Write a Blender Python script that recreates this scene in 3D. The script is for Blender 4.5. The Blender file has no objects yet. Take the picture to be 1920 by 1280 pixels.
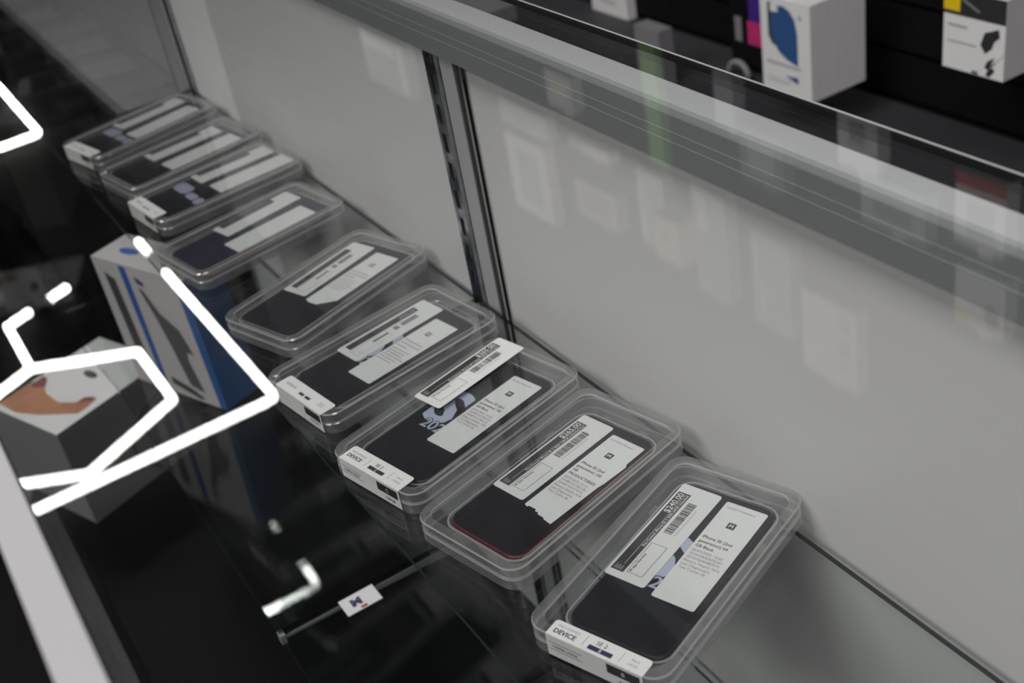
import bpy, bmesh, math, random
from mathutils import Matrix, Vector, noise
random.seed(4)
D = bpy.data
SC = bpy.context.scene
COL = SC.collection
CZ = 1.25                      # camera height above the floor
SHELF = CZ - 0.5403            # top face of the upper glass shelf
LOW = CZ - 0.776               # top face of the lower glass shelf
DECK = CZ - 0.95               # top face of the deck
GT = CZ - 0.2765                # top face of the counter glass
CEIL = CZ + 2.23
R = math.radians

# ------------------------------------------------------------------ materials
def mat(name, col, rough=.5, metal=0., spec=.5, noise_amt=0., noise_scale=40., emis=None, estr=0., bump=0., coat=0.):
    m = D.materials.new(name); m.use_nodes = True
    nt = m.node_tree; b = nt.nodes['Principled BSDF']
    b.inputs['Base Color'].default_value = (*col, 1)
    b.inputs['Roughness'].default_value = rough
    b.inputs['Metallic'].default_value = metal
    b.inputs['Specular IOR Level'].default_value = spec
    b.inputs['Coat Weight'].default_value = coat
    if emis:
        b.inputs['Emission Color'].default_value = (*emis, 1); b.inputs['Emission Strength'].default_value = estr
    if noise_amt or bump:
        tc = nt.nodes.new('ShaderNodeTexCoord'); n = nt.nodes.new('ShaderNodeTexNoise')
        n.inputs['Scale'].default_value = noise_scale; n.inputs['Detail'].default_value = 4
        nt.links.new(tc.outputs['Object'], n.inputs['Vector'])
        if noise_amt:
            r = nt.nodes.new('ShaderNodeValToRGB')
            r.color_ramp.elements[0].position = .3; r.color_ramp.elements[1].position = .7
            r.color_ramp.elements[0].color = (*[max(0, c*(1-noise_amt)) for c in col], 1)
            r.color_ramp.elements[1].color = (*[min(1, c*(1+noise_amt)) for c in col], 1)
            nt.links.new(n.outputs['Fac'], r.inputs['Fac']); nt.links.new(r.outputs['Color'], b.inputs['Base Color'])
        if bump:
            bp = nt.nodes.new('ShaderNodeBump'); bp.inputs['Strength'].default_value = bump
            bp.inputs['Distance'].default_value = .002
            nt.links.new(n.outputs['Fac'], bp.inputs['Height']); nt.links.new(bp.outputs['Normal'], b.inputs['Normal'])
    return m

def clear(name, tint=(1, 1, 1), f0=.04, gloss=(1, 1, 1), rough=0., haze=0., haze_col=(.8, .8, .8), trans=0., fmax=1.):
    """thin clear sheet: straight-through light, Fresnel mirror, a little haze"""
    m = D.materials.new(name); m.use_nodes = True; nt = m.node_tree; nt.nodes.clear()
    N = nt.nodes.new; L = nt.links.new
    out = N('ShaderNodeOutputMaterial'); mix = N('ShaderNodeMixShader')
    tr = N('ShaderNodeBsdfTransparent'); tr.inputs['Color'].default_value = (*tint, 1)
    gl = N('ShaderNodeBsdfGlossy'); gl.inputs['Roughness'].default_value = rough; gl.inputs['Color'].default_value = (*gloss, 1)
    g = N('ShaderNodeNewGeometry'); dot = N('ShaderNodeVectorMath'); dot.operation = 'DOT_PRODUCT'
    L(g.outputs['Incoming'], dot.inputs[0]); L(g.outputs['Normal'], dot.inputs[1])
    def M(op, a, b=None):
        n = N('ShaderNodeMath'); n.operation = op
        if hasattr(a, 'links'): L(a, n.inputs[0])
        else: n.inputs[0].default_value = a
        if b is not None:
            if hasattr(b, 'links'): L(b, n.inputs[1])
            else: n.inputs[1].default_value = b
        return n.outputs[0]
    c = M('ABSOLUTE', dot.outputs['Value'])
    p = M('POWER', M('SUBTRACT', 1., c), 5.)
    F = M('MINIMUM', M('ADD', M('MULTIPLY', p, 1-f0), f0), fmax)
    base = tr.outputs[0]
    if haze:
        df = N('ShaderNodeBsdfDiffuse'); df.inputs['Color'].default_value = (*haze_col, 1)
        tl = N('ShaderNodeBsdfTranslucent'); tl.inputs['Color'].default_value = (*haze_col, 1)
        md = N('ShaderNodeMixShader'); md.inputs[0].default_value = .5
        L(df.outputs[0], md.inputs[1]); L(tl.outputs[0], md.inputs[2])
        mh = N('ShaderNodeMixShader'); mh.inputs[0].default_value = haze
        L(tr.outputs[0], mh.inputs[1]); L(md.outputs[0], mh.inputs[2]); base = mh.outputs[0]
    L(F, mix.inputs[0]); L(base, mix.inputs[1]); L(gl.outputs[0], mix.inputs[2]); L(mix.outputs[0], out.inputs[0])
    return m

def refract(name, col=(1, 1, 1), rough=.02, ior=1.49):
    m = D.materials.new(name); m.use_nodes = True; b = m.node_tree.nodes['Principled BSDF']
    b.inputs['Base Color'].default_value = (*col, 1); b.inputs['Roughness'].default_value = rough
    b.inputs['Transmission Weight'].default_value = 1.; b.inputs['IOR'].default_value = ior
    return m

GLASS = clear('counter_glass', (.972, .978, .976), .050)
SHELFGLASS = clear('shelf_glass', (.94, .953, .948), .042)
GEDGE = clear('glass_edge', (.25, .42, .38), .10, haze=.14, haze_col=(.45, .62, .58))
DARKEDGE = clear('dark_glass_edge', (.06, .08, .075), .08, haze=.03)
EDGEGLINT = clear('painted_edge_glint', (.5, .55, .55), .10, haze=.85, haze_col=(.85, .86, .86), rough=.1)  # near-white haze paints the highlight along the rear glass edge
ACRYL = clear('clear_acrylic', (.975, .98, .98), .035, haze=.02)
ACRIM = clear('clear_acrylic_rim', (.92, .925, .925), .05, haze=.17)
ACEDGE = clear('clear_acrylic_edge', (.8, .82, .82), .10, haze=.6, haze_col=(.9, .91, .91), rough=.08)  # white haze stands in for the bright highlights along the edges
ALU = mat('anodised_aluminium', (.40, .41, .42), .45, .25, noise_amt=.04)
RAIL = mat('grey_rail', (.21, .225, .225), .4, .15)
GROOVE = mat('rail_groove', (.55, .57, .57), .3, .3)
LITRAIL = mat('lit_rail_top', (.46, .475, .475), .5)  # paler than the rail front: light from above put into the colour
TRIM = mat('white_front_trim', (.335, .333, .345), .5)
DOOR = mat('door_laminate', (.595, .595, .587), .45)
STILE = mat('door_stile', (.36, .37, .37), .5)
GAP = mat('dark_gap', (.02, .02, .02), .8)
CHROME = mat('steel_standard', (.42, .44, .46), .18, 1., noise_amt=.35, noise_scale=60)
SLOT = mat('slot_dark', (.012, .012, .014), .6)
BLACKDECK = mat('black_deck', (.0028, .003, .0032), .5, spec=.12)
LIP = mat('deck_lip', (.035, .034, .036), .5)
FLOORM = mat('dark_floor', (.006, .0055, .0055), .8, spec=.1, noise_amt=.25, noise_scale=6)
CEILM = mat('dark_ceiling', (.002, .002, .0022), .9, spec=.05)
SLAT = mat('black_slatwall', (.006, .006, .0068), .7, spec=.08, noise_amt=.15)
BASEM = mat('charcoal_base', (.036, .036, .041), .6)
PAPER = mat('white_label_paper', (.70, .71, .70), .55, noise_amt=.02, noise_scale=300)
PAPERGREY = mat('white_label_paper_worn', (.64, .65, .655), .55, noise_amt=.04, noise_scale=120)
INK = mat('black_ink', (.030, .030, .032), .5)
INKNAVY = mat('navy_ink', (.035, .033, .085), .5)
INKGREY = mat('grey_ink', (.22, .22, .23), .6)
INKPALE = mat('pale_grey_ink', (.42, .42, .43), .6)
SCREEN = mat('black_phone_glass', (.0065, .0072, .012), .12, spec=.4, noise_amt=.35, noise_scale=55)
SCREENBLUE = mat('blue_tinted_phone_glass', (.014, .013, .036), .12, spec=.4, noise_amt=.25, noise_scale=40)
BODYBLACK = mat('black_phone_frame', (.014, .014, .017), .35, .4)
BODYRED = mat('red_phone_frame', (.115, .009, .017), .35, .3)
RING = mat('home_button_ring', (.03, .03, .034), .25, .6)
FILM = mat('pale_blue_film_print', (.42, .46, .58), .45)
FILMLAV = mat('lavender_film_print', (.36, .36, .50), .5)
TUBE = mat('led_tube', (1, 1, 1), .5, emis=(1., .985, .94), estr=34.)
CONN = mat('tube_connector', (.03, .03, .03), .5)
BOXW = mat('white_carton', (.72, .72, .72), .5, noise_amt=.02, noise_scale=30)
BOXLIGHT = mat('pale_grey_carton', (.43, .425, .42), .5)
BOXBLUE = mat('blue_carton', (.028, .10, .27), .45)
BLUEINK = mat('blue_print', (.03, .09, .33), .5)
DARKINK = mat('charcoal_print', (.05, .05, .055), .5)
MIDGREY = mat('mid_grey_print', (.20, .20, .21), .5)
ORANGE = mat('orange_print', (.42, .19, .10), .5, noise_amt=.25, noise_scale=25)
MAROON = mat('maroon_print', (.20, .05, .05), .5)
YELLOW = mat('yellow_print', (.75, .52, .01), .5)
PURPLE = mat('purple_print', (.05, .02, .22), .5)
MAGENTA = mat('magenta_print', (.50, .03, .16), .5)
GREEN = mat('green_card', (.20, .46, .10), .5)
SAGE = mat('sage_print', (.36, .44, .38), .5)
CREAM = mat('cream_print', (.66, .58, .44), .5)
SKY = mat('pale_blue_print', (.34, .40, .46), .5)
SLEEVE = mat('clear_blister', (.45, .47, .49), .2)
RED = mat('red_print', (.38, .05, .05), .5)
CARDLOGO = mat('indigo_logo', (.06, .045, .17), .5)
BAG = mat('black_plastic_bag', (.008, .008, .010), .45, spec=.3)
CAB = mat('grey_cabinet', (.20, .20, .21), .6)
CASEBLUE = mat('blue_phone_case', (.028, .09, .24), .5)

# ------------------------------------------------------------------ mesh tools
def box(bm, x0, x1, y0, y1, z0, z1, mi=0, M=None):
    vs = [bm.verts.new(Vector(p) if M is None else M @ Vector(p)) for p in
          ((x0, y0, z0), (x1, y0, z0), (x1, y1, z0), (x0, y1, z0), (x0, y0, z1), (x1, y0, z1), (x1, y1, z1), (x0, y1, z1))]
    out = []
    for f in ((0, 3, 2, 1), (4, 5, 6, 7), (0, 1, 5, 4), (1, 2, 6, 5), (2, 3, 7, 6), (3, 0, 4, 7)):
        fc = bm.faces.new([vs[i] for i in f]); fc.material_index = mi; out.append(fc)
    return out

def quad(bm, pts, mi=0):
    f = bm.faces.new([bm.verts.new(p) for p in pts]); f.material_index = mi; return f

def rr(l, w, r, n=6, cx=0., cy=0.):
    pts = []
    r = max(r, 1e-5)
    for sx, sy, a0 in ((1, 1, 0), (-1, 1, 90), (-1, -1, 180), (1, -1, 270)):
        for i in range(n+1):
            a = R(a0 + 90*i/n)
            pts.append((cx+sx*(l/2-r)+r*math.cos(a), cy+sy*(w/2-r)+r*math.sin(a)))
    return pts

def loft(bm, rings, cap=True, closed=False, mis=None, smooth=False):
    """rings: list of (outline, z); consecutive ones joined"""
    V = [[bm.verts.new((x, y, z)) for x, y in o] for o, z in rings]
    n = len(V[0]); k = len(V)
    for i in range(k if closed else k-1):
        a, b = V[i], V[(i+1) % k]
        for j in range(n):
            f = bm.faces.new((a[j], a[(j+1) % n], b[(j+1) % n], b[j]))
            if mis: f.material_index = mis[i]
            f.smooth = smooth
    if cap and not closed:
        f = bm.faces.new(list(reversed(V[0]))); f.material_index = mis[0] if mis else 0
        f = bm.faces.new(V[-1]); f.material_index = mis[-1] if mis else 0

def poly(bm, pts, z0, z1, mi=0, M=None):
    T = (lambda p: M @ Vector(p)) if M is not None else (lambda p: Vector(p))
    a = [bm.verts.new(T((x, y, z0))) for x, y in pts]; b = [bm.verts.new(T((x, y, z1))) for x, y in pts]
    f = bm.faces.new(list(reversed(a))); f.material_index = mi
    f = bm.faces.new(b); f.material_index = mi
    for i in range(len(pts)):
        f = bm.faces.new((a[i], a[(i+1) % len(pts)], b[(i+1) % len(pts)], b[i])); f.material_index = mi

def tube(bm, pts, r, n=12, mi=0, caps=True):
    pts = [Vector(p) for p in pts]; rings = []
    for i, p in enumerate(pts):
        d = (pts[min(i+1, len(pts)-1)]-pts[max(i-1, 0)]).normalized()
        u = d.orthogonal().normalized() if i == 0 else (rings[-1][1]-d*rings[-1][1].dot(d)).normalized()
        v = d.cross(u)
        rings.append(([bm.verts.new(p+(u*math.cos(2*math.pi*k/n)+v*math.sin(2*math.pi*k/n))*r) for k in range(n)], u))
    for a, b in zip(rings, rings[1:]):
        for k in range(n):
            f = bm.faces.new((a[0][k], a[0][(k+1) % n], b[0][(k+1) % n], b[0][k])); f.smooth = True; f.material_index = mi
    if caps:
        bm.faces.new(list(reversed(rings[0][0]))).material_index = mi; bm.faces.new(rings[-1][0]).material_index = mi

def obj(name, bm, mats, parent=None, loc=(0, 0, 0), rot=0., fix=True):
    if fix: bmesh.ops.recalc_face_normals(bm, faces=bm.faces)
    me = D.meshes.new(name); bm.to_mesh(me); bm.free()
    for m in (mats if isinstance(mats, (list, tuple)) else [mats]): me.materials.append(m)
    o = D.objects.new(name, me); COL.objects.link(o); o.location = loc; o.rotation_euler[2] = R(rot)
    if parent: o.parent = parent
    return o

def thing(name, label, cat, loc=(0, 0, 0), rot=0., group=None):
    o = D.objects.new(name, None); COL.objects.link(o); o.empty_display_size = .03
    o.location = loc; o.rotation_euler[2] = R(rot)
    return tag(o, label, cat, group)

def tag(o, label, cat, group=None):
    o['label'] = label; o['category'] = cat
    if group: o['group'] = group
    return o

def struct(o): o['kind'] = 'structure'; return o

def B(): return bmesh.new()

def text(bm, s, size, x, y, z, align='LEFT', bold=0., mi=0, M=None, sx=1., shear=0., thick=False):
    """flat lettering laid into bm"""
    cu = D.curves.new('t', 'FONT'); cu.body = s; cu.size = size; cu.align_x = align; cu.offset = bold*size
    cu.resolution_u = 3; cu.shear = shear
    o = D.objects.new('t', cu); COL.objects.link(o)
    dg = bpy.context.evaluated_depsgraph_get()
    me = D.meshes.new_from_object(o.evaluated_get(dg))
    T = Matrix.Translation((x, y, z)) @ Matrix.Diagonal((sx, 1, 1, 1))
    if M is not None: T = M @ T
    me.transform(T)
    n0 = len(bm.faces); bm.from_mesh(me); bm.faces.ensure_lookup_table()
    for f in bm.faces[n0:]: f.material_index = mi
    D.objects.remove(o); D.curves.remove(cu); D.meshes.remove(me)

def rect(bm, x0, x1, y0, y1, z, mi=0, M=None):
    p = [Vector(q) for q in ((x0, y0, z), (x1, y0, z), (x1, y1, z), (x0, y1, z))]
    quad(bm, [M @ q for q in p] if M is not None else p, mi)

def frame_rect(bm, x0, x1, y0, y1, z, t, mi=0):
    rect(bm, x0, x1, y0, y0+t, z, mi); rect(bm, x0, x1, y1-t, y1, z, mi)
    rect(bm, x0, x0+t, y0+t, y1-t, z, mi); rect(bm, x1-t, x1, y0+t, y1-t, z, mi)

# ------------------------------------------------------------------ room
bm = B(); box(bm, -4, 14, -1.5, 6, -.05, 0); struct(obj('floor', bm, FLOORM))
bm = B(); box(bm, -4, 14, -1.5, 6, CEIL, CEIL+.05); struct(obj('ceiling', bm, CEILM))
bm = B()
box(bm, -4, 14, -1.50, -1.415, 0, CEIL, 1)
z = .02
while z < CEIL-.02:
    z1 = min(z+.0690, CEIL-.002)
    box(bm, -4, 14, -1.4149, -1.40, z, z1, 0); z += .0785
struct(obj('wall_back', bm, [SLAT, SLOT]))
bm = B(); box(bm, 14, 14.1, -1.5, 6, 0, CEIL); struct(obj('wall_far', bm, SLAT))
bm = B(); box(bm, -.2, 3.6, -1.399, -1.0, .0, CZ-.848)
tag(obj('base_cabinet', bm, BASEM), 'low charcoal base cabinet running along the foot of the black slatwall', 'cabinet')

# ------------------------------------------------------------------ showcase
X0, X1 = -.5, 1.63
sc = thing('display_showcase', 'long glass display counter with white trim, grey sliding doors and black deck', 'showcase', (0, 0, 0))
bm = B()
for f in box(bm, X0, X1, -.4295, .006, GT-.005, GT):
    n = f.normal; f.normal_update()
    if abs(f.normal.z) < .5: f.material_index = 1
obj('glass_top', bm, [GLASS, DARKEDGE], sc)
bm = B(); box(bm, X0, X1, -.4309, -.4296, GT-.0024, GT+.0002); box(bm, X0, X1, -.4300, -.4296, GT-.0040, GT-.0034)
obj('rear_edge_highlight', bm, EDGEGLINT, sc)  # pale bars laid on as the painted highlight of the glass edge
bm = B()
for f in box(bm, X0, X1,   .0095, .0150, DECK+.013, GT-.0225):
    f.normal_update()
    if abs(f.normal.y) < .5: f.material_index = 1
obj('front_glass', bm, [GLASS, GEDGE], sc)
bm = B(); box(bm, X0, X1, .0072, .0215, GT-.022, GT+.004); obj('front_trim', bm, TRIM, sc)
bm = B(); box(bm, X0, X1, .0062, .0070, GT-.020, GT+.0015); obj('trim_seal', bm, mat('dark_seal', (.02, .02, .05), .5), sc)
bm = B(); box(bm, X0, X1, -.4092, -.3895, GT-.0085, GT-.0053); obj('painted_rail_top', bm, LITRAIL, sc)  # top of the rail as its own strip, its lit tone painted in
bm = B()
box(bm, X0, X1, -.4090, -.3835, GT-.0400, GT-.0087)
for dz in (.0190, .0255): box(bm, X0, X1, -.3837, -.3833, GT-dz-.00012, GT-dz, 1)
obj('rear_rail', bm, [RAIL, GROOVE], sc)
for x0, x1, y in ((X0, .8035, -.3958), (.8050, X1-.02, -.3900)):
    bm = B(); box(bm, x0, x1, y-.004, y, DECK+.003, GT-.0406); obj('sliding_door', bm, DOOR, sc)
bm = B(); box(bm, .8050, .8260, -.3895, -.3875, DECK+.003, GT-.0406); obj('door_stile', bm, STILE, sc)
bm = B(); box(bm, .8005, .8046, -.3899, -.3885, DECK+.003, GT-.0406); obj('door_gap_shade', bm, GAP, sc)  # dark strip painted in for the shade in the gap between the doors
def standard(xc):
    bm = B(); y0, y1 = -.3872, -.3838
    zb, zt = DECK+.003, GT-.0408
    w = .009
    box(bm, xc-w, xc-w+.005, y0, y1, zb, zt); box(bm, xc+w-.005, xc+w, y0, y1, zb, zt)
    z = zb; k = 0
    while z < zt-.012:
        box(bm, xc-w+.005, xc+w-.005, y0, y1-.0004, z, z+.009); z += .0255; k += 1
    box(bm, xc-w+.0051, xc+w-.0051, y0-.0006, y0-.0001, zb, zt, 1)
    obj('shelf_standard', bm, [CHROME, SLOT], sc)
standard(.836); standard(1.598)
def bracket(x, ztop, yf):
    bm = B(); y1 = -.3836
    pts = [(y1, ztop-.012), (y1, ztop), (yf, ztop), (yf, ztop-.003), (yf-.06, ztop-.004)]
    a = [bm.verts.new((x-.0013, p[0], p[1])) for p in pts]; b = [bm.verts.new((x+.0013, p[0], p[1])) for p in pts]
    bm.faces.new(a); bm.faces.new(list(reversed(b)))
    for i in range(len(pts)): bm.faces.new((a[i], a[(i+1) % 5], b[(i+1) % 5], b[i]))
    box(bm, x-.004, x+.004, yf, yf+.005, ztop-.006, ztop+.004)
    obj('shelf_bracket', bm, ALU, sc)
bracket(.8355, SHELF-.0050, -.196); bracket(.8355, LOW-.0050, -.1285)
bm = B(); box(bm, X0, X1, -.40, -.013, DECK-.02, DECK); obj('deck', bm, BLACKDECK, sc)
bm = B(); box(bm, X0, X1, -.0030, .0180, DECK-.05, DECK+.012); obj('deck_lip', bm, LIP, sc)
bm = B(); box(bm, X0, X1, -.40, -.02, .002, DECK-.021); obj('plinth', bm, SLAT, sc)
bm = B()
for f in box(bm, X1-.006, X1, -.372, -.0125, DECK+.003, GT-.0095):
    f.normal_update()
    if abs(f.normal.x) < .5: f.material_index = 1
obj('end_glass', bm, [GLASS, GEDGE], sc)
POSTM = mat('pale_post', (.80, .80, .80), .5)
bm = B(); box(bm, 1.435, 1.5865, -.3898, -.3880, DECK+.003, GT-.0406); obj('end_stile', bm, POSTM, sc)
for y0, y1 in ((-.4225, -.392),):
    bm = B(); box(bm, X1+.001, X1+.018, y0, y1, SHELF-.008, GT-.0055); obj('corner_post', bm, POSTM, sc)

# shelves sit just in front of the metal standards
def shelves():
    for z, yf, nm in ((SHELF, -.183, 'upper'), (LOW, -.124, 'lower')):
        for x0, x1, wh in ((X0+.01, .8348, 'nearer'), (.8362, 1.600, 'farther')):
            bm = B()
            for f in box(bm, x0, x1, -.3832, yf, z-.0048, z):
                f.normal_update()
                if abs(f.normal.z) < .5: f.material_index = 1 if f.normal.y > .5 else 2
            lab = {('upper', 'nearer'): 'clear glass shelf panel under the four nearest boxed phones',
                   ('upper', 'farther'): 'clear glass shelf panel under the five farther boxed phones',
                   ('lower', 'nearer'): 'lower glass shelf panel near the camera, carrying the small logo card',
                   ('lower', 'farther'): 'lower glass shelf panel carrying the white and blue carton'}[(nm, wh)]
            o = tag(obj('glass_shelf', bm, [SHELFGLASS, GEDGE, DARKEDGE]), lab, 'shelf', 'glass shelves in the showcase')
            if nm == 'lower' and wh == 'farther':       # this panel sits a little high at its front edge
                P = Vector((.8362, -.3832, LOW))
                o.data.transform(Matrix.Translation(-P)); o.location = P; o.rotation_euler = (R(.81), 0, 0)
shelves()

# ------------------------------------------------------------------ acrylic cases
CW, CL, CH = .0955, .1735, .018
def case_parts(root, pw, pl, pdx, pdy, pang):
    bm = B()   # tray: bottom plate, lower wall, pads
    loft(bm, [(rr(CL-.004, CW-.004, .011), .0004), (rr(CL-.004, CW-.004, .011), .0016)])
    loft(bm, [(rr(CL-.001, CW-.001, .0128), 0.), (rr(CL, CW, .013), .0008), (rr(CL, CW, .013), .0082), (rr(CL-.001, CW-.001, .0125), .0088),
              (rr(CL-.0036, CW-.0036, .011), .0088), (rr(CL-.0036, CW-.0036, .011), 0.)], closed=True, mis=[2, 1, 2, 1, 1, 1])
    T = Matrix.Translation((pdx, pdy, 0)) @ Matrix.Rotation(pang, 4, 'Z')
    for u in (-.4, .4):
        for v in (-.3, .3): box(bm, u*pl-.006, u*pl+.006, v*pw-.006, v*pw+.006, .0016, .0061, 0, T)
    obj('tray', bm, [ACRYL, ACRIM, ACEDGE], root)
    bm = B()
    loft(bm, [(rr(CL, CW, .013), .0092), (rr(CL, CW, .013), .0170), (rr(CL-.0016, CW-.0016, .0122), CH),
              (rr(CL-.013, CW-.013, .0085), CH), (rr(CL-.0142, CW-.0142, .008), .0166), (rr(CL-.0040, CW-.0040, .011), .0162), (rr(CL-.0036, CW-.0036, .011), .0092)],
         closed=True, mis=[1, 2, 1, 2, 0, 1, 2])
    loft(bm, [(rr(CL-.0144, CW-.0144, .0079), .0160), (rr(CL-.0144, CW-.0144, .0079), .0170)], mis=[0])
    obj('lid', bm, [ACRYL, ACRIM, ACEDGE], root)
    bm = B()   # inner retaining rim round the phone
    a, b = pl+.0060, pw+.0060
    lim_l, lim_w = CL-.010, CW-.010
    a = min(a, lim_l); b = min(b, lim_w)
    loft(bm, [(rr(a, b, .0125), .0018), (rr(a, b, .0125), .0120), (rr(a-.0008, b-.0008, .012), .0126), (rr(a-.0030, b-.0030, .011), .0126), (rr(a-.0034, b-.0034, .011), .0018)],
         closed=True, mis=[0, 2, 2, 0, 0])
    for u, v, dx, dy in ((-.25, .5, .004, .0016), (.25, .5, .004, .0016), (-.25, -.5, .004, .0016), (.25, -.5, .004, .0016),
                         (.5, .22, .0016, .004), (.5, -.22, .0016, .004), (-.5, .22, .0016, .004), (-.5, -.22, .0016, .004)):
        cx, cy = u*(a+.0034), v*(b+.0034)
        box(bm, cx-dx, cx+dx, cy-dy, cy+dy, .0018, .0118, 1)
    o = obj('phone_rim', bm, [ACRYL, ACRIM, ACEDGE], root); o.location = (pdx, pdy, 0); o.rotation_euler[2] = pang

PRICE_POLY = rr(.092, .029, .0022, 4)
def price_label(parent, loc, rot, price, line, detail, wtext='90 days Warranty', worn=False):
    """frame: X along the strip (to the phone's top), Y to the phone's left long edge"""
    bm = B(); poly(bm, PRICE_POLY, 0, .00015)
    lab = obj('price_label', bm, PAPERGREY if worn else PAPER, parent, loc, rot)
    z = .00025; mm = .001
    bm = B()
    if detail == 2:
        rect(bm, -40.7*mm, 37.7*mm, 3.9*mm, 13*mm, z)
        frame_rect(bm, -39*mm, -10.5*mm, -8.6*mm, 2.5*mm, z, .28*mm)
        text(bm, wtext, 2.4*mm, -38*mm, -.2*mm, z, bold=.015)
        x = .6
        while x < 31:
            w = random.choice((.3, .3, .6, .9, 1.1)); rect(bm, x*mm, min(x+w, 31.2)*mm, -4.5*mm, 1.6*mm, z); x += w+random.choice((.3, .35, .6))
        obj('dark_print', bm, INK, lab)
        bm = B(); z2 = z+.00012
        text(bm, price, 6.1*mm, 36.6*mm, 7.9*mm, z2, 'RIGHT', bold=.012)
        text(bm, line, 2.75*mm, 36.4*mm, 4.6*mm, z2, 'RIGHT', bold=.012)
        rect(bm, -34*mm, 36.8*mm, 7.0*mm, 7.25*mm, z2)
        for k in range(5): rect(bm, (-39.6)*mm, (-35.4-(k % 2))*mm, (6.2+k*1.1)*mm, (6.6+k*1.1)*mm, z2, 1)
        obj('white_print', bm, [PAPER, INKPALE], lab)
        bm = B()
        for k in range(14): rect(bm, (.5+k*1.9)*mm, (1.7+k*1.9)*mm, -7.2*mm, -6.3*mm, z)
        obj('grey_print', bm, INKPALE, lab)
    elif detail == 1:
        rect(bm, -39*mm, 33*mm, 4*mm, 11.5*mm, z)
        rect(bm, -20*mm, -4*mm, -3.2*mm, -1.2*mm, z)
        for x0, x1 in ((2, 7), (10, 27)): rect(bm, x0*mm, x1*mm, -4.5*mm, 1*mm, z, 1)
        frame_rect(bm, -41*mm, -4*mm, -8.5*mm, 2.5*mm, z, .5*mm, 2)
        obj('dark_print', bm, [INK, INKGREY, INKPALE], lab)
        bm = B(); text(bm, price, 5*mm, 31*mm, 5.6*mm, z+.00012, 'RIGHT', bold=.01); obj('white_print', bm, INKPALE, lab)
    else:
        rect(bm, -39*mm, 26*mm, 5*mm, 14.2*mm, z); obj('dark_print', bm, DARKINK, lab)
    return lab

def report_label(parent, loc, rot, lines, detail, outline=None, big=True):
    """frame: X across the phone, Y to the phone's top; the square code is left out, its centre mark stays"""
    bm = B(); poly(bm, outline or rr(.029, .092, .0016, 4), 0, .00015)
    lab = obj('report_label', bm, PAPER, parent, loc, rot-90)
    mm = .001; z = .00025
    if detail >= 1:
        bm = B()
        rect(bm, -3.8*mm, 1.6*mm, 24*mm, 29.4*mm, z)
        y = 10.6
        if detail == 2:
            for i, t in enumerate(lines[0]):
                text(bm, t, 3.35*mm, -12.6*mm, y*mm, z, bold=.012); y -= 4.3
        else:
            for t in lines[0]:
                rect(bm, -12.6*mm, (-12.6+1.6*len(t))*mm, (y)*mm, (y+1.7)*mm, z, 1); y -= 4.3
        obj('dark_print', bm, [INK if detail == 2 else INKGREY, INKPALE], lab)
        bm = B()
        if detail == 2:
            text(bm, 'Scan QR for full report', 2.15*mm, -12.4*mm, 40.6*mm, z); obj('heading_print', bm, INKGREY, lab); bm = B()
            for t in lines[1]:
                text(bm, t, 3.0*mm, -12.6*mm, y*mm, z); y -= 3.25
            obj('grey_print', bm, INKGREY, lab)
        else:
            for t in lines[1]:
                rect(bm, -12.6*mm, (-12.6+1.35*len(t))*mm, y*mm, (y+1.2)*mm, z); y -= 3.3
            obj('grey_print', bm, INKPALE, lab)
        bm = B(); text(bm, 'M', 4.2*mm, -1.1*mm, 25.2*mm, z+.00012, 'CENTER', bold=.03); obj('logo_letter', bm, PAPER, lab)
    return lab

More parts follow.
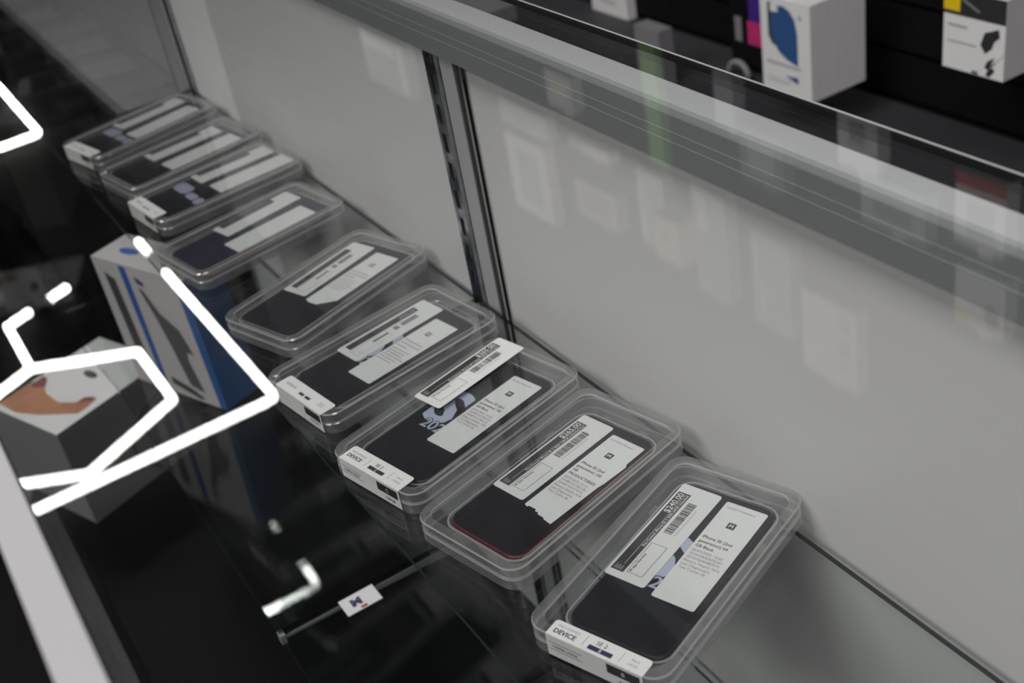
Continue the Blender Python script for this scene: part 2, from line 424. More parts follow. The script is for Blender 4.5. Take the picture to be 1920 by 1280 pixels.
def end_label(parent, vc, u_in, detail, grade, cap, ink, front=True):
    """white sticker over the rim: lies on the lid, folds down the end wall"""
    mm = .001; W = 33*mm; uo = -CL/2-.0004
    Mt = Matrix.Translation((0, vc, CH+.0002)) @ Matrix(((0, 1, 0, 0), (-1, 0, 0, 0), (0, 0, 1, 0), (0, 0, 0, 1)))   # X'->-v, Y'->u
    Mf = Matrix.Translation((uo-.0002, vc, 0)) @ Matrix(((0, 0, -1, 0), (-1, 0, 0, 0), (0, 1, 0, 0), (0, 0, 0, 1)))   # X'->-v, Y'->z
    bm = B()
    r = .0022
    pts = [(-W, uo), (W, uo)] + [(W-r+r*math.cos(R(a)), u_in-r+r*math.sin(R(a))) for a in (0, 30, 60, 90)] + [(-W+r+r*math.cos(R(a)), u_in-r+r*math.sin(R(a))) for a in (90, 120, 150, 180)]
    poly(bm, pts, 0, .00015, 0, Mt)
    poly(bm, [(-W, .0015), (W, .0015), (W, CH+.0003), (-W, CH+.0003)], 0, .00015, 0, Mf)
    lab = obj('end_label', bm, PAPER, parent)
    z = .0003
    bm = B(); ym = (uo+u_in)/2
    if detail == 2:
        text(bm, 'DEVICE', 4.6*mm, -30*mm, ym-3.2*mm, z, bold=.02, M=Mt)
        text(bm, 'PRE-OWNED', 2.7*mm, -29.6*mm, ym+1.7*mm, z, M=Mt, mi=2)
        rect(bm, -9.6*mm, -9.2*mm, ym-3.5*mm, ym+4*mm, z, 2, Mt)
        text(bm, 'SE 2', 4.2*mm, 1.2*mm, ym+.6*mm, z, 'CENTER', M=Mt, mi=1)
        rect(bm, -5.6*mm, 10.6*mm, ym-4*mm, ym-.8*mm, z, 0, Mt)
        rect(bm, 15.4*mm, 15.7*mm, ym-4*mm, ym+4*mm, z, 2, Mt)
        text(bm, 'Black', 2.6*mm, 24*mm, ym+.6*mm, z, 'CENTER', M=Mt, mi=2); text(bm, cap, 2.8*mm, 24*mm, ym-3*mm, z, 'CENTER', M=Mt, mi=2)
    else:
        for k in range(6): rect(bm, (-27+k*2.3)*mm, (-25.4+k*2.3)*mm, ym-1.4*mm, ym+1.3*mm, z, 2, Mt)
        rect(bm, -6*mm, .2*mm, ym-3*mm, ym-.4*mm, z, 0, Mt); rect(bm, 2.4*mm, 9*mm, ym-3*mm, ym-.4*mm, z, 0, Mt)
        rect(bm, 19*mm, 26*mm, ym-1.6*mm, ym-.6*mm, z, 2, Mt); rect(bm, 20*mm, 26*mm, ym+.6*mm, ym+1.6*mm, z, 2, Mt)
    rect(bm, 9*mm, 31*mm, 9.3*mm, 16.6*mm, z, 1, Mf)
    if detail == 2:
        text(bm, 'CDMA UNLK', 3.1*mm, -29*mm, 9.2*mm, z, M=Mf, mi=1)
        rect(bm, -31*mm, -8*mm, 13*mm, 13.35*mm, z, 1, Mf); rect(bm, -31*mm, -8*mm, 7.4*mm, 7.75*mm, z, 1, Mf)
        text(bm, cap, 4*mm, 21*mm, 4.1*mm, z, 'CENTER', M=Mf, mi=1)
    else:
        rect(bm, 14*mm, 27*mm, 5*mm, 7.4*mm, z, 2, Mf)
        for k in range(3): rect(bm, -30*mm, -12*mm, (6+k*3)*mm, (6.5+k*3)*mm, z, 2, Mf)
    obj('dark_print', bm, [ink, INK, INKPALE], lab)
    if grade:
        bm = B(); text(bm, grade, 3.3*mm, 2.6*mm, ym-3.6*mm, z+.00015, 'CENTER', M=Mt); text(bm, grade, 4.4*mm, 20*mm, 11.4*mm, z+.00015, 'CENTER', M=Mf)
        obj('white_print', bm, PAPER, lab)

def phone_parts(root, pl, pw, red, scr, home, film):
    bm = B()
    loft(bm, [(rr(pl-.004, pw-.004, .0085), 0), (rr(pl-.0012, pw-.0012, .0098), .0006), (rr(pl, pw, .0102), .0013), (rr(pl, pw, .0102), .0060),
              (rr(pl-.0012, pw-.0012, .0098), .0067), (rr(pl-.0032, pw-.0032, .0090), .0071)], smooth=False)
    obj('body', bm, BODYRED if red else BODYBLACK, root)
    bm = B()
    loft(bm, [(rr(pl-.0022, pw-.0022, .0092), .00715), (rr(pl-.0022, pw-.0022, .0092), .0073), (rr(pl-.0032, pw-.0032, .0088), .0075)])
    obj('screen', bm, scr, root)
    if home:
        bm = B(); c = -pl/2+.0105
        n = 28
        for k in range(n):
            a0, a1 = 2*math.pi*k/n, 2*math.pi*(k+1)/n
            quad(bm, [(c+r*math.cos(a), r*math.sin(a), .00765) for r, a in ((.0050, a0), (.0055, a0), (.0055, a1), (.0050, a1))])
        obj('home_button', bm, RING, root)
        bm = B(); poly(bm, rr(.0014, .011, .0006, 3, pl/2-.009), .00752, .0077); obj('earpiece', bm, RING, root)
    Mx = Matrix(((0, 1, 0, 0), (-1, 0, 0, 0), (0, 0, 1, 0), (0, 0, 0, 1)))
    if film in (1, 3):
        bm = B(); fx = .005 if film == 3 else 0.
        text(bm, 'S', .0535, -.0272+fx, -.0150, .00768, bold=.035, M=Mx, sx=1.0); text(bm, 'E', .0535, .0060+fx, -.0150, .00768, bold=.03, M=Mx, sx=.45)
        obj('film_print', bm, FILM, root)
        bm = B()
        text(bm, '2020', .0140, -.0190, -.0235, .00772, bold=.062, M=Mx, mi=0)
        text(bm, '2020', .0140, -.0190, -.0235, .00776, bold=.010, M=Mx, mi=1)
        obj('film_year', bm, [INK, FILM], root)
    elif film == 2:
        bm = B()
        poly(bm, rr(.016, .030, .006, 4, -.031, .020), .00752, .0077); poly(bm, rr(.010, .020, .004, 4, -.035, -.008), .00752, .0077); poly(bm, rr(.012, .012, .004, 4, -.036, -.026), .00752, .0077)
        obj('film_print', bm, FILMLAV, root)

def l2(c, p):
    """world pose p=(x,y,deg) in the frame of c"""
    dx, dy = p[0]-c[0], p[1]-c[1]; a = R(c[2])
    return (dx*math.cos(a)+dy*math.sin(a), -dx*math.sin(a)+dy*math.cos(a), p[2]-c[2])

BLK64 = (('iPhone SE (2nd', 'generation) 64', 'GB Black'), ('05/05/2025 14:50', '351010640305243', '351010640480970', 'Battery Health: N/A', 'Last Diagnostics', 'Test Count: 26'))
BLK128 = (('iPhone SE (2nd', 'generation) 128', 'GB Black'), ('05/05/2025 14:50', '356487101785230', '356487101785230', 'Battery Health: N/A', 'Last Diagnostics', 'Test Count: 26'))
RED128 = (('iPhone SE (2nd', 'generation) 128', 'GB', 'PRODUCT(RED)'), ('05/05/2025 12:14', '356487101785230', '356487101219515', 'Battery Health: N/A', 'Last Diagnostics', 'Test Count: 26'))
L64 = 'Pre-Owned: iPhone SE 2 2020 64GB Unlocked'
LRED = 'Pre-Owned: iPhone SE 2 2020 128GB Unlocked Red'
LBLK = 'Pre-Owned: iPhone SE 2 2020 128GB Unlocked'
mm = .001
TORN = [(-14.5*mm, 45*mm), (-13.5*mm, 46*mm), (13.3*mm, 46*mm), (14.5*mm, 45*mm), (14.6*mm, 27*mm), (16.2*mm, 24*mm), (15.3*mm, 3*mm), (14.4*mm, -2*mm), (13.2*mm, -46*mm),
        (6*mm, -45.2*mm), (5.4*mm, -44.2*mm), (-.5*mm, -44*mm), (-1.2*mm, -42.6*mm), (-4*mm, -42.8*mm), (-4.6*mm, -41.2*mm), (-11*mm, -41.5*mm), (-11.6*mm, -42.8*mm), (-14.5*mm, -41.8*mm)]
CHAM = [(-14.5*mm, 45*mm), (-13.5*mm, 46*mm), (13.5*mm, 46*mm), (14.5*mm, 45*mm), (14.5*mm, -32*mm), (1*mm, -45*mm), (-8*mm, -45.5*mm), (-14.5*mm, -43.5*mm)]
# number: case pose, phone pose, phone size, red, screen, home, film, price pose, report pose, detail, label text, phone label, case label
ROWS = {
 9: ((0.4580, -0.3001, -69.5), (.4545, -.3005, -69.6), (.1384, .0673), 0, SCREEN, 1, 3, (.4791, -.312, -70.5), (.4458, -.3215, -69.4), 2, '$240.00', L64, BLK64, None,
     'black phone with a $240.00 price label, nearest of the row on the glass shelf', 'clear acrylic case with an end sticker around the black $240.00 phone'),
 8: ((0.5744, -0.2915, -76.5), (.570, -.2885, -77.), (.1384, .0673), 1, SCREEN, 1, 0, (.591, -.3035, -77.6), (.5575, -.305, -77.7), 2, '$265.00', LRED, RED128, TORN,
     'red-framed phone with a $265.00 label and a torn white report sticker', 'clear acrylic case without end sticker around the red-framed $265.00 phone'),
 7: ((0.6810, -0.2783, -76.7), (.679, -.2775, -77.), (.1384, .0673), 0, SCREEN, 1, 1, (.7168, -.3097, -76.6), (.6677, -.2933, -76.7), 2, '$265.00', LBLK, BLK128, None,
     'black phone showing a large pale S and 2020 print beside its report sticker', 'clear acrylic case with a price sticker on its lid and a C-grade end sticker'),
 6: ((0.8029, -0.2773, -81.5), (.799, -.277, -82.), (.1384, .0673), 0, SCREEN, 1, 1, (.8246, -.2947, -80.2), (.7883, -.288, -80.0), 1, '$265.00', LBLK, BLK128, None,
     'black phone in the case beside the tip of the bright light reflection', 'clear acrylic case with an end sticker at the corner of the light reflection'),
 5: ((0.9365, -0.2874, -71.5), (.934, -.2865, -72.), (.1509, .0757), 0, SCREEN, 0, 0, (.9626, -.3018, -70.3), (.9269, -.3076, -72.2), 1, '', LBLK, BLK128, CHAM,
     'wide black phone whose report sticker has one corner cut off', 'clear acrylic case without end sticker, the one just beyond the metal shelf standard'),
 4: ((1.1023, -0.2785, -80.), (1.098, -.277, -80.), (.1509, .0735), 1, SCREENBLUE, 0, 0, (1.129, -.2959, -77.1), (1.0858, -.2927, -79.4), 0, '', LBLK, BLK128, None,
     'blue-tinted phone with a dark red frame, above the white and blue carton', 'clear acrylic case around the blue-tinted phone with the dark red frame'),
 3: ((1.2418, -0.2913, -83.), (1.2425, -.2935, -83.2), (.1470, .0757), 0, SCREEN, 0, 2, (1.2719, -.3229, -84.3), (1.2298, -.3302, -83.9), 0, '', LBLK, BLK128, None,
     'third phone from the far end, black with lavender print under two white labels', 'third clear acrylic case from the far end, with a white end sticker'),
 2: ((1.3543, -0.2905, -80.), (1.356, -.289, -80.5), (.1470, .0757), 0, SCREEN, 0, 0, (1.3831, -.3025, -81.5), (1.3394, -.3103, -80.3), 0, '', LBLK, BLK128, None,
     'second phone from the far end, plain black with two white labels', 'second clear acrylic case from the far end, without an end sticker'),
 1: ((1.4879, -0.2817, -77.), (1.4885, -.2845, -77.), (.1470, .0757), 0, SCREEN, 0, 2, (1.521, -.3039, -78.2), (1.4748, -.3077, -75.5), 0, '', LBLK, BLK128, None,
     'farthest phone of the row, black with lavender print below its labels', 'farthest clear acrylic case of the row, with a white end sticker'),
}
END = {9: (-2.5, -.0750, 2, 'B', '64GB', INKNAVY), 7: (.5, -.0712, 2, 'C', '128GB', INK), 6: (-6.5, -.0722, 1, '', '', INK), 3: (3.5, -.0712, 0, '', '', INKGREY), 1: (0., -.0718, 0, '', '', INKGREY)}
for k, (cp, pp, (pl, pw), red, scr, home, film, pr, qr, det, price, line, lines, outl, plab, clab) in ROWS.items():
    case = thing('acrylic_case', clab, 'case', (cp[0], cp[1], SHELF+.0002), cp[2], 'clear cases on the glass shelf')
    q = l2(cp, pp)
    case_parts(case, pw, pl, q[0], q[1], R(q[2]))
    if k in END:
        e = END[k]; end_label(case, e[0]*mm, e[1], e[2], e[3], e[4], e[5])
    ph = thing('smartphone', plab, 'phone', (pp[0], pp[1], SHELF+.0064), pp[2], 'boxed phones on the glass shelf')
    phone_parts(ph, pl, pw, red, scr, home, film)
    a = l2(cp if k == 7 else pp, pr); b = l2(pp, qr)
    if k == 7: price_label(case, (a[0], a[1], CH+.0002), a[2], price, line, det)
    else: price_label(ph, (a[0], a[1], .00785), a[2], price, line, det)
    report_label(ph, (b[0], b[1], .00805), b[2], lines, det, outl)

# ------------------------------------------------------------------ stock on the lower levels
def M3(origin, xaxis, yaxis):
    x = Vector(xaxis).normalized(); y = Vector(yaxis); y = (y-x*y.dot(x)).normalized(); zz = x.cross(y)
    return Matrix(((x.x, y.x, zz.x, origin[0]), (x.y, y.y, zz.y, origin[1]), (x.z, y.z, zz.z, origin[2]), (0, 0, 0, 1)))

# white and blue carton with a dark device picture: front face looks towards the customer side
ang = math.degrees(math.atan2(-.056, -.136))      # along the front face, far corner to near corner
ax = thing('product_carton', 'upright white carton with a dark device picture and blue side, on the lower shelf', 'box', (1.349, -.153, LOW+.0022), ang)
LA, WA, HA = .160, .054, .174
bm = B(); fs = box(bm, 0, LA, 0, WA, 0, HA)
for f in fs:
    f.normal_update()
    if f.normal.x > .5: f.material_index = 1
obj('carton_body', bm, [BOXLIGHT, BOXBLUE], ax)
E0 = -.0003
bm = B()
Mf = Matrix(((1, 0, 0, 0), (0, 0, -1, E0), (0, 1, 0, 0), (0, 0, 0, 1)))     # X along the face, Y up, facing -y local
def P2(b_, pts, mi): 
    f = b_.faces.new([b_.verts.new(Mf @ Vector((x*LA, y*HA, 0))) for x, y in pts]); f.material_index = mi
P2(bm, [(.30, .985), (.375, .985), (.375, .10), (.315, .10)], 1)
P2(bm, [(.10, .90), (.20, .86), (.24, .10), (.13, .16)], 0)
P2(bm, [(.45, .85), (.50, .83), (.60, .68), (.76, .58), (.83, .40), (.76, .41), (.74, .34), (.80, .09), (.66, .12), (.60, .40), (.54, .62)], 2)
P2(bm, [(.44, .14), (.66, .09), (.78, .035), (.72, .02), (.44, .085)], 0)
P2(bm, [(.45, .93), (.53, .90), (.53, .86), (.45, .88)], 4)
P2(bm, [(.90, .995), (1.0, .995), (1.0, .002), (.93, .002)], 3)
obj('face_print', bm, [DARKINK, BLUEINK, mat('device_picture', (.085, .085, .09), .5), BOXBLUE, CARDLOGO], ax, fix=False)
bm = B(); poly(bm, [(LA*.25+.016*math.cos(a)*1., WA*.45+.006*math.sin(a)) for a in [i*math.pi/8 for i in range(16)]], HA+.0001, HA+.0004); obj('top_logo', bm, BLUEINK, ax)

# low carton with orange band on the deck
bang = math.degrees(math.atan2(-.95, .31))+4
bx = thing('printed_carton', 'grey-white carton with an orange sweep on top, standing on the black deck', 'box', (1.363, -.040, DECK+.0003), bang)
# local +x runs away from the customer, local +y runs along the counter to the far end
LB, WB, HB = .172, .138, .143
bm = B()
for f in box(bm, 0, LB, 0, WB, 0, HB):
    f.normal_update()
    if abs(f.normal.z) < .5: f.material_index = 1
obj('carton_body', bm, [BOXW, mat('shaded_carton_side', (.19, .19, .195), .5)], bx)  # sides darker than the top: shade put into the carton colour
bm = B(); z = HB+.0003
def mmp(pts, dz, mi): poly(bm, [(x*.001, y*.001) for x, y in pts], z+dz, z+dz+.0002, mi)
mmp([(9, 137), (6.8, 96), (17, 60), (41, 12), (55, 12), (74, 15), (72, 24), (56, 34), (46, 58), (51, 92), (60, 109), (73, 125), (58, 137), (33, 137)], 0, 0)
mmp([(56, 132), (76, 132), (73, 120), (60, 107), (52, 123)], .0003, 1); mmp([(55, 34), (68, 33), (74, 22), (68, 17)], .0003, 1)
mmp([(98, 136), (112, 136), (116, 126), (104, 124)], 0, 1)
mmp([(96+6*math.cos(a)+10, 71+14*math.sin(a)+3*math.cos(a)) for a in [i*math.pi/8 for i in range(16)]], 0, 2)
mmp([(143, 137), (145, 137), (99.5, 3), (97.5, 3)], 0, 3)
obj('top_print', bm, [ORANGE, MAROON, DARKINK, MIDGREY], bx)
bm = B()   # curved line drawn on the side facing along the counter
pts = [(.66, .06), (.58, .16), (.50, .30), (.50, .46), (.55, .60), (.66, .70), (.84, .76), (.97, .78)]
tube(bm, [(LB*a, -.0006, HB*b) for a, b in pts], .0014, 6)
obj('side_line', bm, DARKINK, bx)

# small logo card on the lower shelf
cd = thing('logo_card', 'small white card with an indigo logo, flat on the lower glass shelf', 'card', (.8222, -.2005, LOW+.0003), 0)
bm = B(); box(bm, -.0115, .0115, -.0175, .0175, 0, .0006); obj('card', bm, BOXW, cd)
bm = B(); Mx = Matrix(((0, 1, 0, 0), (-1, 0, 0, 0), (0, 0, 1, 0), (0, 0, 0, 1)))
text(bm, 'M', .013, -.004, -.004, .0009, 'CENTER', bold=.06, M=Mx); rect(bm, -.0105, -.0075, -.003, .003, .0009, 1)
obj('logo_print', bm, [CARDLOGO, RED], cd, fix=False)

# black crumpled bag and grey cabinet beyond the far end
bm = B(); bmesh.ops.create_icosphere(bm, subdivisions=5, radius=1)
for v in bm.verts:
    p = v.co.copy()
    n = noise.fractal(p*1.6, 1., 2., 4)+.5*abs(noise.noise(p*4.))
    v.co = Vector((p.x*.30, p.y*.22, p.z*.24))*(1+.28*n)
    if v.co.z < -.20: v.co.z = -.20
for f in bm.faces: f.smooth = True
b = obj('rubbish_bag', bm, BAG, None, (2.30, .03, .203)); tag(b, 'black crumpled plastic bag on the floor beyond the far end of the counter', 'bag')
st = thing('side_table', 'blurred grey table top beyond the far end of the glass counter', 'table', (2.75, -.64, 0), 0)
bm = B(); box(bm, -1.05, 1.15, -.31, .305, CZ-.645, CZ-.62); obj('table_top', bm, CAB, st)
for xx in (-1.0, 1.1):
    for yy in (-.27, .22): bm = B(); box(bm, xx-.02, xx+.02, yy-.02, yy+.02, 0, CZ-.6455); obj('leg', bm, SLAT, st)

# ------------------------------------------------------------------ ceiling light tubes (seen mirrored in the counter glass)
ZT = CZ+2.19
def lamp(name, label, segs, conns, group):
    t = thing(name, label, 'light', (0, 0, 0), 0, group)
    k = 2.75/2.45; segs = [[(x*k, y*k) for x, y in q] for q in segs]; conns = [[(x*k, y*k) for x, y in q] for q in conns]
    t.location = (segs[0][0][0], segs[0][0][1], ZT)
    o = Vector((t.location.x, t.location.y, 0))
    for pts in segs:
        bm = B(); tube(bm, [Vector((x, y, 0))-o for x, y in pts], .015, 14)
        obj('light_tube', bm, TUBE, t)
    for pts in conns:
        bm = B(); tube(bm, [Vector((x, y, 0.))-o for x, y in pts], .012, 8); obj('tube_connector', bm, CONN, t)
    for pts in (segs[0], segs[-1]):
        bm = B(); x, y = pts[0]; box(bm, x-o.x-.02, x-o.x+.02, y-o.y-.02, y-o.y+.02,   .013, CEIL-ZT, 0); obj('ceiling_mount', bm, CONN, t)
hx, hy, s = 4.25, -.155, .445
V = [(hx+s*math.cos(R(60*k)), hy+s*math.sin(R(60*k))) for k in range(6)]
border = [[(5.04, -.845), (3.78, -.845), (3.752, -.838), (3.745, -.81), (3.735, .60)], [(5.45, -.845), (5.30, -.845)]]
hexa = [[V[3], V[4]], [V[4], V[5]], [V[5], V[0]], [V[0], V[1]], [V[1], V[2]], [V[2], V[3]]]
link = [[V[0], (5.14, -.155)], [(5.145, -.175), (5.19, -.265)], [(5.235, -.365), (5.28, -.455)]]
lamp('hexagon_light', 'nearer white hexagon tube light with its border tubes, mirrored in the counter glass', border+hexa+link,
     [[(5.04, -.845), (5.30, -.845)], [(5.19, -.265), (5.235, -.365)]], 'hexagon tube lights on the ceiling')
lamp('hexagon_light', 'farther white tube corner mirrored at the left edge of the glass', [[(8.7, -.83), (7.43, -.83), (7.395, -.82), (7.385, -.79), (7.33, .60)]], [], 'hexagon tube lights on the ceiling')

# ------------------------------------------------------------------ packs on the slatwall
YW = -1.4002
def pack(name, label, x0, x1, z0, z1, cat='pack', dep=.03, body=BOXW, prints=(), mats=(), taper=0, y=None, group='packs hanging on the slatwall', peg=True):
    """x0<x1, z relative to the camera; back face near the wall"""
    yb = YW if y is None else y
    t = thing(name, label, cat, ((x0+x1)/2, yb, CZ+z0), 0, group)
    w, h = x1-x0, z1-z0
    bm = B(); box(bm, -w/2, w/2, 0, dep, 0, h); 
    if peg: box(bm, -.014, .014, dep*.4, dep*.45, h, h+.022)
    obj('pack_body', bm, body, t)
    if prints:
        bm = B()
        for i, (pts, mi) in enumerate(prints):
            f = bm.faces.new([bm.verts.new((w/2-px*w, dep+.0005+.0001*i, pz*h)) for px, pz in pts]); f.material_index = mi
        obj('front_print', bm, list(mats), t)
    return t
def RC(a, b, c, d): return [(a, c), (b, c), (b, d), (a, d)]
# --- directly seen: stack of phone-case boxes, each box its own thing
CB_X0, CB_X1, CB_Z0, CB_H, CB_D = 1.302, 1.409, -.778, .150, .0185
n_st = 6
for i in range(n_st):
    yb = -1.316+i*CB_D
    front = i == n_st-1
    pr = mt = ()
    if front:
        arc = [(.18, .94), (.16, .72), (.20, .58), (.32, .46), (.50, .39), (.74, .345), (.74, .66), (.70, .80), (.60, .90), (.44, .95)]
        pr = [([(.16, .95), (.155, .60), (.22, .52), (.30, .50), (.30, .93)], 0), ([(.23, .915), (.22, .66), (.26, .54), (.36, .45), (.52, .385), (.745, .345), (.745, .68), (.70, .82), (.60, .90), (.48, .935)], 1),
              ([(.21, .93), (.33, .94), (.37, .90), (.37, .86), (.22, .85)], 2),
              (RC(.10, .80, .305, .335), 3), ([(.48, .21), (.74, .155), (.74, .225)], 4), (RC(.12, .62, .155, .165), 3), (RC(.12, .56, .12, .13), 3), (RC(.78, .84, .84, .88), 3)]
        mt = (DARKINK, CASEBLUE, BOXW, INKPALE, CASEBLUE)
    ords = ['against the wall', 'next to the wall', 'third from the wall', 'fourth from the wall', 'second from the front', 'front']
    lab = ('white phone-case box with a blue case in its window, front of the hanging stack' if front else
           'white phone-case box in the hanging stack of six, the one ' + ords[i])
    pack('phone_case_box', lab, CB_X0, CB_X1, CB_Z0, CB_Z0+CB_H, 'box', CB_D-.0012, BOXW, pr, mt, y=yb, group='white phone-case boxes on one peg', peg=True)
ch = [(RC(0, 1, .70, 1), 0), (RC(.0, .27, .745, 1.0), 1), ([(.62, .40), (.70, .30), (.80, .38), (.84, .48), (.92, .54), (.90, .64), (.80, .60), (.68, .56)], 0),
      ([(.70, .12), (.76, .11), (.86, .20), (.90, .27), (.84, .27), (.74, .21)], 0), ([(.72, -0.0+.03), (.78, .02), (.86, .10), (.84, .15), (.76, .11)], 0), ([(.80, .17), (.96, .30), (.99, .36), (.97, .38), (.86, .27)], 3),
      (RC(.08, .40, .56, .59), 2), (RC(.08, .55, .36, .38), 2), (RC(.50, .60, .02, .05), 4), ([(.30, .90), (.34, .92), (.62, .80), (.56, .79)], 5)]
pg = thing('peg_hook', 'steel peg holding the stack of white phone-case boxes on the slatwall', 'hook', ((CB_X0+CB_X1)/2, -1.4001, CZ+CB_Z0+CB_H+.01), 0)
bm = B(); tube(bm, [(0, 0, 0), (0, .185, 0), (0, .197, .006)], .003, 8); obj('rod', bm, CHROME, pg)
bm = B(); box(bm, -.018, .018, .0, .004, -.012, .014); obj('back_plate', bm, CHROME, pg)
pack('charger_box', 'white car charger box with a black band and yellow badge, upper right', .957, 1.052, -.656, -.553, 'box', .100, BOXW, ch, (INK, YELLOW, INKPALE, BOXW, CARDLOGO, MIDGREY), y=-1.30, group='car charger boxes', peg=False)
pack('charger_box', 'plain white box right behind the car charger box', .957, 1.052, -.656, -.553, 'box', .1004, BOXW, y=-1.4002, group='car charger boxes', peg=False)
dk = [(RC(.50, .95, .60, .95), 0), (RC(.45, .95, .30, .60), 1), (RC(.12, .30, .30, .62), 2)]
pack('phone_box', 'black phone box with purple and magenta screen, half behind the phone-case stack', 1.545, 1.645, -.835, -.695, 'box', .06, SLAT, dk, (PURPLE, MAGENTA, MIDGREY), y=-1.4002, peg=False)
bm = B(); tube(bm, [(1.60-.026*math.cos(a), -1.315, CZ-.8425+.024*math.sin(a)) for a in [i*.4 for i in range(9)]], .0055, 8)
tag(obj('cable_loop', bm, INKGREY), 'small grey cable loop standing under the black phone box', 'cable')
pack('small_carton', 'white carton cut off by the top edge of the picture', 2.013, 2.138, -.8475, -.70, 'box', .022, BOXW, [(RC(.3, .7, .16, .2), 0)], (INKPALE,), peg=False)
pack('small_carton', 'small grey carton just above the rear edge of the counter glass', 1.668, 1.738, -.8475, -.742, 'box', .03, MIDGREY, y=-1.23, peg=False)
# --- seen mirrored in the glass
U = 'upper wall'
pack('barcode_pack', 'white pack with barcode strips, mirrored in the middle of the right door', 1.382, 1.524, .716, .899, prints=[(RC(.70, .88, .08, .30), 0), (RC(.70, .88, .40, .62), 0), (RC(.72, .86, .70, .80), 0)], mats=(INKPALE,))
pack('case_pack', 'white-edged pack with sage window, mirrored beside the shelf standard', 2.430, 2.619, .703, .918, prints=[(RC(.25, .80, .15, .85), 0)], mats=(SAGE,))
pack('square_pack', 'square white-framed pack mirrored right of the sage pack', 2.135, 2.303, .735, .830, body=BOXLIGHT, prints=[(RC(.15, .85, .18, .80), 0)], mats=(MIDGREY,))
pack('blister_pack', 'pale blue blister pack mirrored under the green strip', 1.945, 2.039, .624, .809, body=SLEEVE, prints=[(RC(.2, .8, .2, .85), 0)], mats=(SKY,))
pack('cream_pack', 'cream printed pack mirrored between two pale blister packs', 1.849, 1.935, .684, .790, body=CREAM, dep=.07, prints=[(RC(.4, .6, .3, .5), 0)], mats=(INKGREY,))
pack('blister_pack', 'tall pale blister pack mirrored behind the cream pack', 1.740, 1.846, .600, .853, body=SLEEVE, prints=[(RC(.15, .45, .05, .4), 0), (RC(.55, .8, .3, .9), 1)], mats=(BOXW, SKY))
pack('blister_pack', 'clear blister with white streaks mirrored left of the barcode pack', 1.555, 1.665, .640, .854, body=SLEEVE, prints=[(RC(.08, .16, .1, .5), 0), ([(.15, .5), (.6, .62), (.6, .66), (.12, .56)], 0), (RC(.2, .32, .62, .85), 0)], mats=(BOXW,))
pack('charger_box', 'white box with round grey picture mirrored at the right side of the door', 1.064, 1.161, .520, .625, 'box', body=BOXW, prints=[([(.60, .55), (.72, .45), (.88, .55), (.92, .72), (.80, .85), (.65, .78)], 0), (RC(.04, .30, .78, .97), 1)], mats=(MIDGREY, YELLOW))
pack('grey_pack', 'grey printed pack mirrored in the rear rail', 1.227, 1.367, .425, .510, body=SLEEVE, prints=[(RC(.2, .8, .4, .8), 0)], mats=(MIDGREY,))
pack('cable_pack', 'white pack with red top mirrored across the rail at the right', 1.073, 1.168, .353, .475, prints=[(RC(0, 1, .0, .2), 0), (RC(.25, .8, .35, .85), 1)], mats=(RED, INKPALE))
pack('far_pack', 'large pale pack mirrored at the top of the farther door', 3.139, 3.437, .60, .76, body=SLEEVE, prints=[(RC(.8, .92, .0, .95), 0), (RC(.0, .75, .05, .3), 0)], mats=(BOXW,))
pack('green_strip', 'narrow bright green card mirrored across the rear rail', 1.938, 1.991, .33, .60, body=GREEN, dep=.02)
pack('wide_pack', 'pale wide pack mirrored at the top beside the shelf standard', 2.40, 2.62, .61, .675, body=SLEEVE)
pack('small_pack', 'small cream pack mirrored below the rail', 2.260, 2.369, .475, .563, body=BOXLIGHT, prints=[(RC(.2, .8, .3, .6), 0)], mats=(CREAM,))
pack('flat_pack', 'flat white and blue pack mirrored above the square pack', 2.139, 2.303, .625, .655, body=BOXW, prints=[(RC(0, .35, 0, 1), 0)], mats=(SKY,))
pack('grey_pack', 'slim grey pack mirrored left of the red-topped pack', 1.69, 1.745, .33, .44, body=SLEEVE)
pack('blister_pack', 'dim grey blister mirrored in the rail above the clear blister', 1.56, 1.68, .42, .53, body=MIDGREY, prints=[(RC(.2, .8, .2, .8), 0)], mats=(INKPALE,))
pack('small_carton', 'white carton mirrored at the top left of the rail', 1.33, 1.42, .30, .42, 'box', body=BOXW, prints=[(RC(.3, .7, .3, .6), 0)], mats=(INKPALE,))

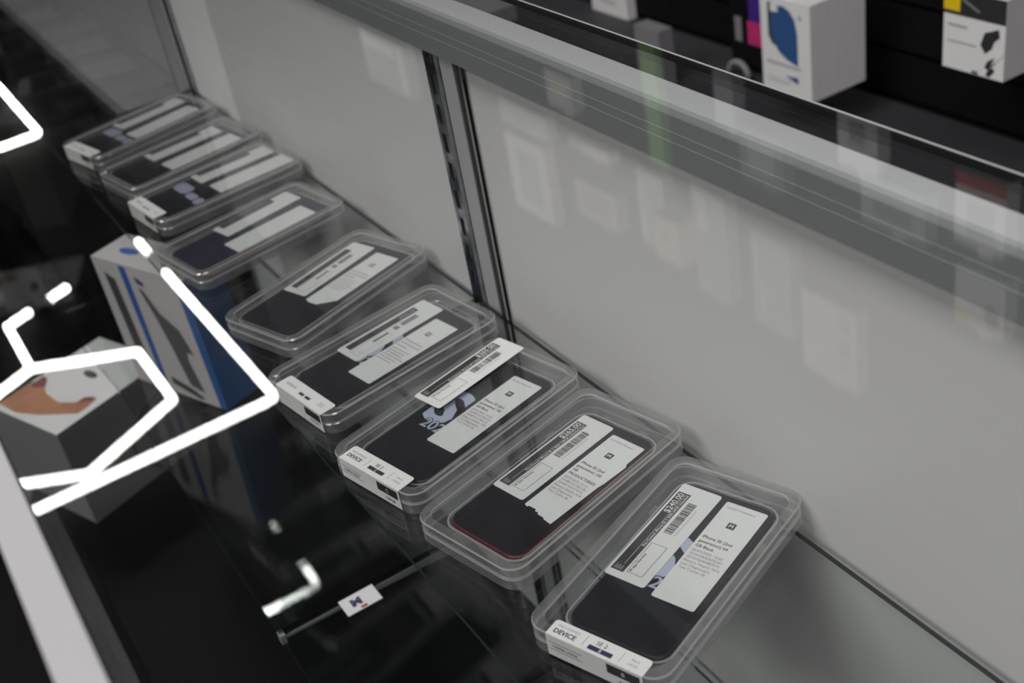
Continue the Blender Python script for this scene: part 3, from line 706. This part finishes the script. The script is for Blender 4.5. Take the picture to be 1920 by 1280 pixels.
# ------------------------------------------------------------------ light
w = D.worlds.new('World'); SC.world = w; w.use_nodes = True
w.node_tree.nodes['Background'].inputs[0].default_value = (.75, .85, 1., 1); w.node_tree.nodes['Background'].inputs[1].default_value = .012
def area(name, loc, tgt, sx, sy, power, col=(1, .962, .955)):
    l = D.lights.new(name, 'AREA'); l.shape = 'RECTANGLE'; l.size = sx; l.size_y = sy; l.energy = power; l.color = col
    o = D.objects.new(name, l); COL.objects.link(o); o.location = loc
    o.rotation_euler = (Vector(tgt)-Vector(loc)).to_track_quat('-Z', 'Y').to_euler(); return o
area('unseen_fill', (.2, .9, CEIL-.03), (.2, .9, 0), 1.6, 1.0, 58)  # unseen area lamps added as fill, carrying most of the light
area('unseen_fill', (-1.6, .4, CEIL-.03), (-1.6, .4, 0), 1.2, 1.6, 48)
area('unseen_fill', (.8, 2.7, CEIL-.03), (.8, 2.7, 0), 2.4, 1.2, 135)

# ------------------------------------------------------------------ camera
Rm = ((-0.523459, -0.836736, -0.16082), (-0.393596, 0.40486, -0.825331), (0.755694, -0.368729, -0.541264))
right, down, fwd = (Vector(r) for r in Rm)
cam = D.cameras.new('Camera'); co = D.objects.new('Camera', cam); COL.objects.link(co); SC.camera = co
up, back = -down, -fwd
co.matrix_world = Matrix(((right.x, up.x, back.x, 0), (right.y, up.y, back.y, 0), (right.z, up.z, back.z, CZ), (0, 0, 0, 1)))
cam.sensor_width = 36.; cam.sensor_fit = 'HORIZONTAL'; cam.lens = 43.113; cam.clip_start = .01
cam.dof.use_dof = True; cam.dof.focus_distance = .80; cam.dof.aperture_fstop = 8.

SC.view_settings.view_transform = 'Standard'; SC.view_settings.look = 'None'; SC.view_settings.gamma = 1.; SC.view_settings.exposure = 0.
SC.view_settings.use_curve_mapping = False
c = SC.cycles
c.max_bounces = 24; c.transparent_max_bounces = 64; c.glossy_bounces = 6; c.diffuse_bounces = 4; c.transmission_bounces = 12
c.caustics_reflective = False; c.caustics_refractive = False
c.sample_clamp_indirect = 4.
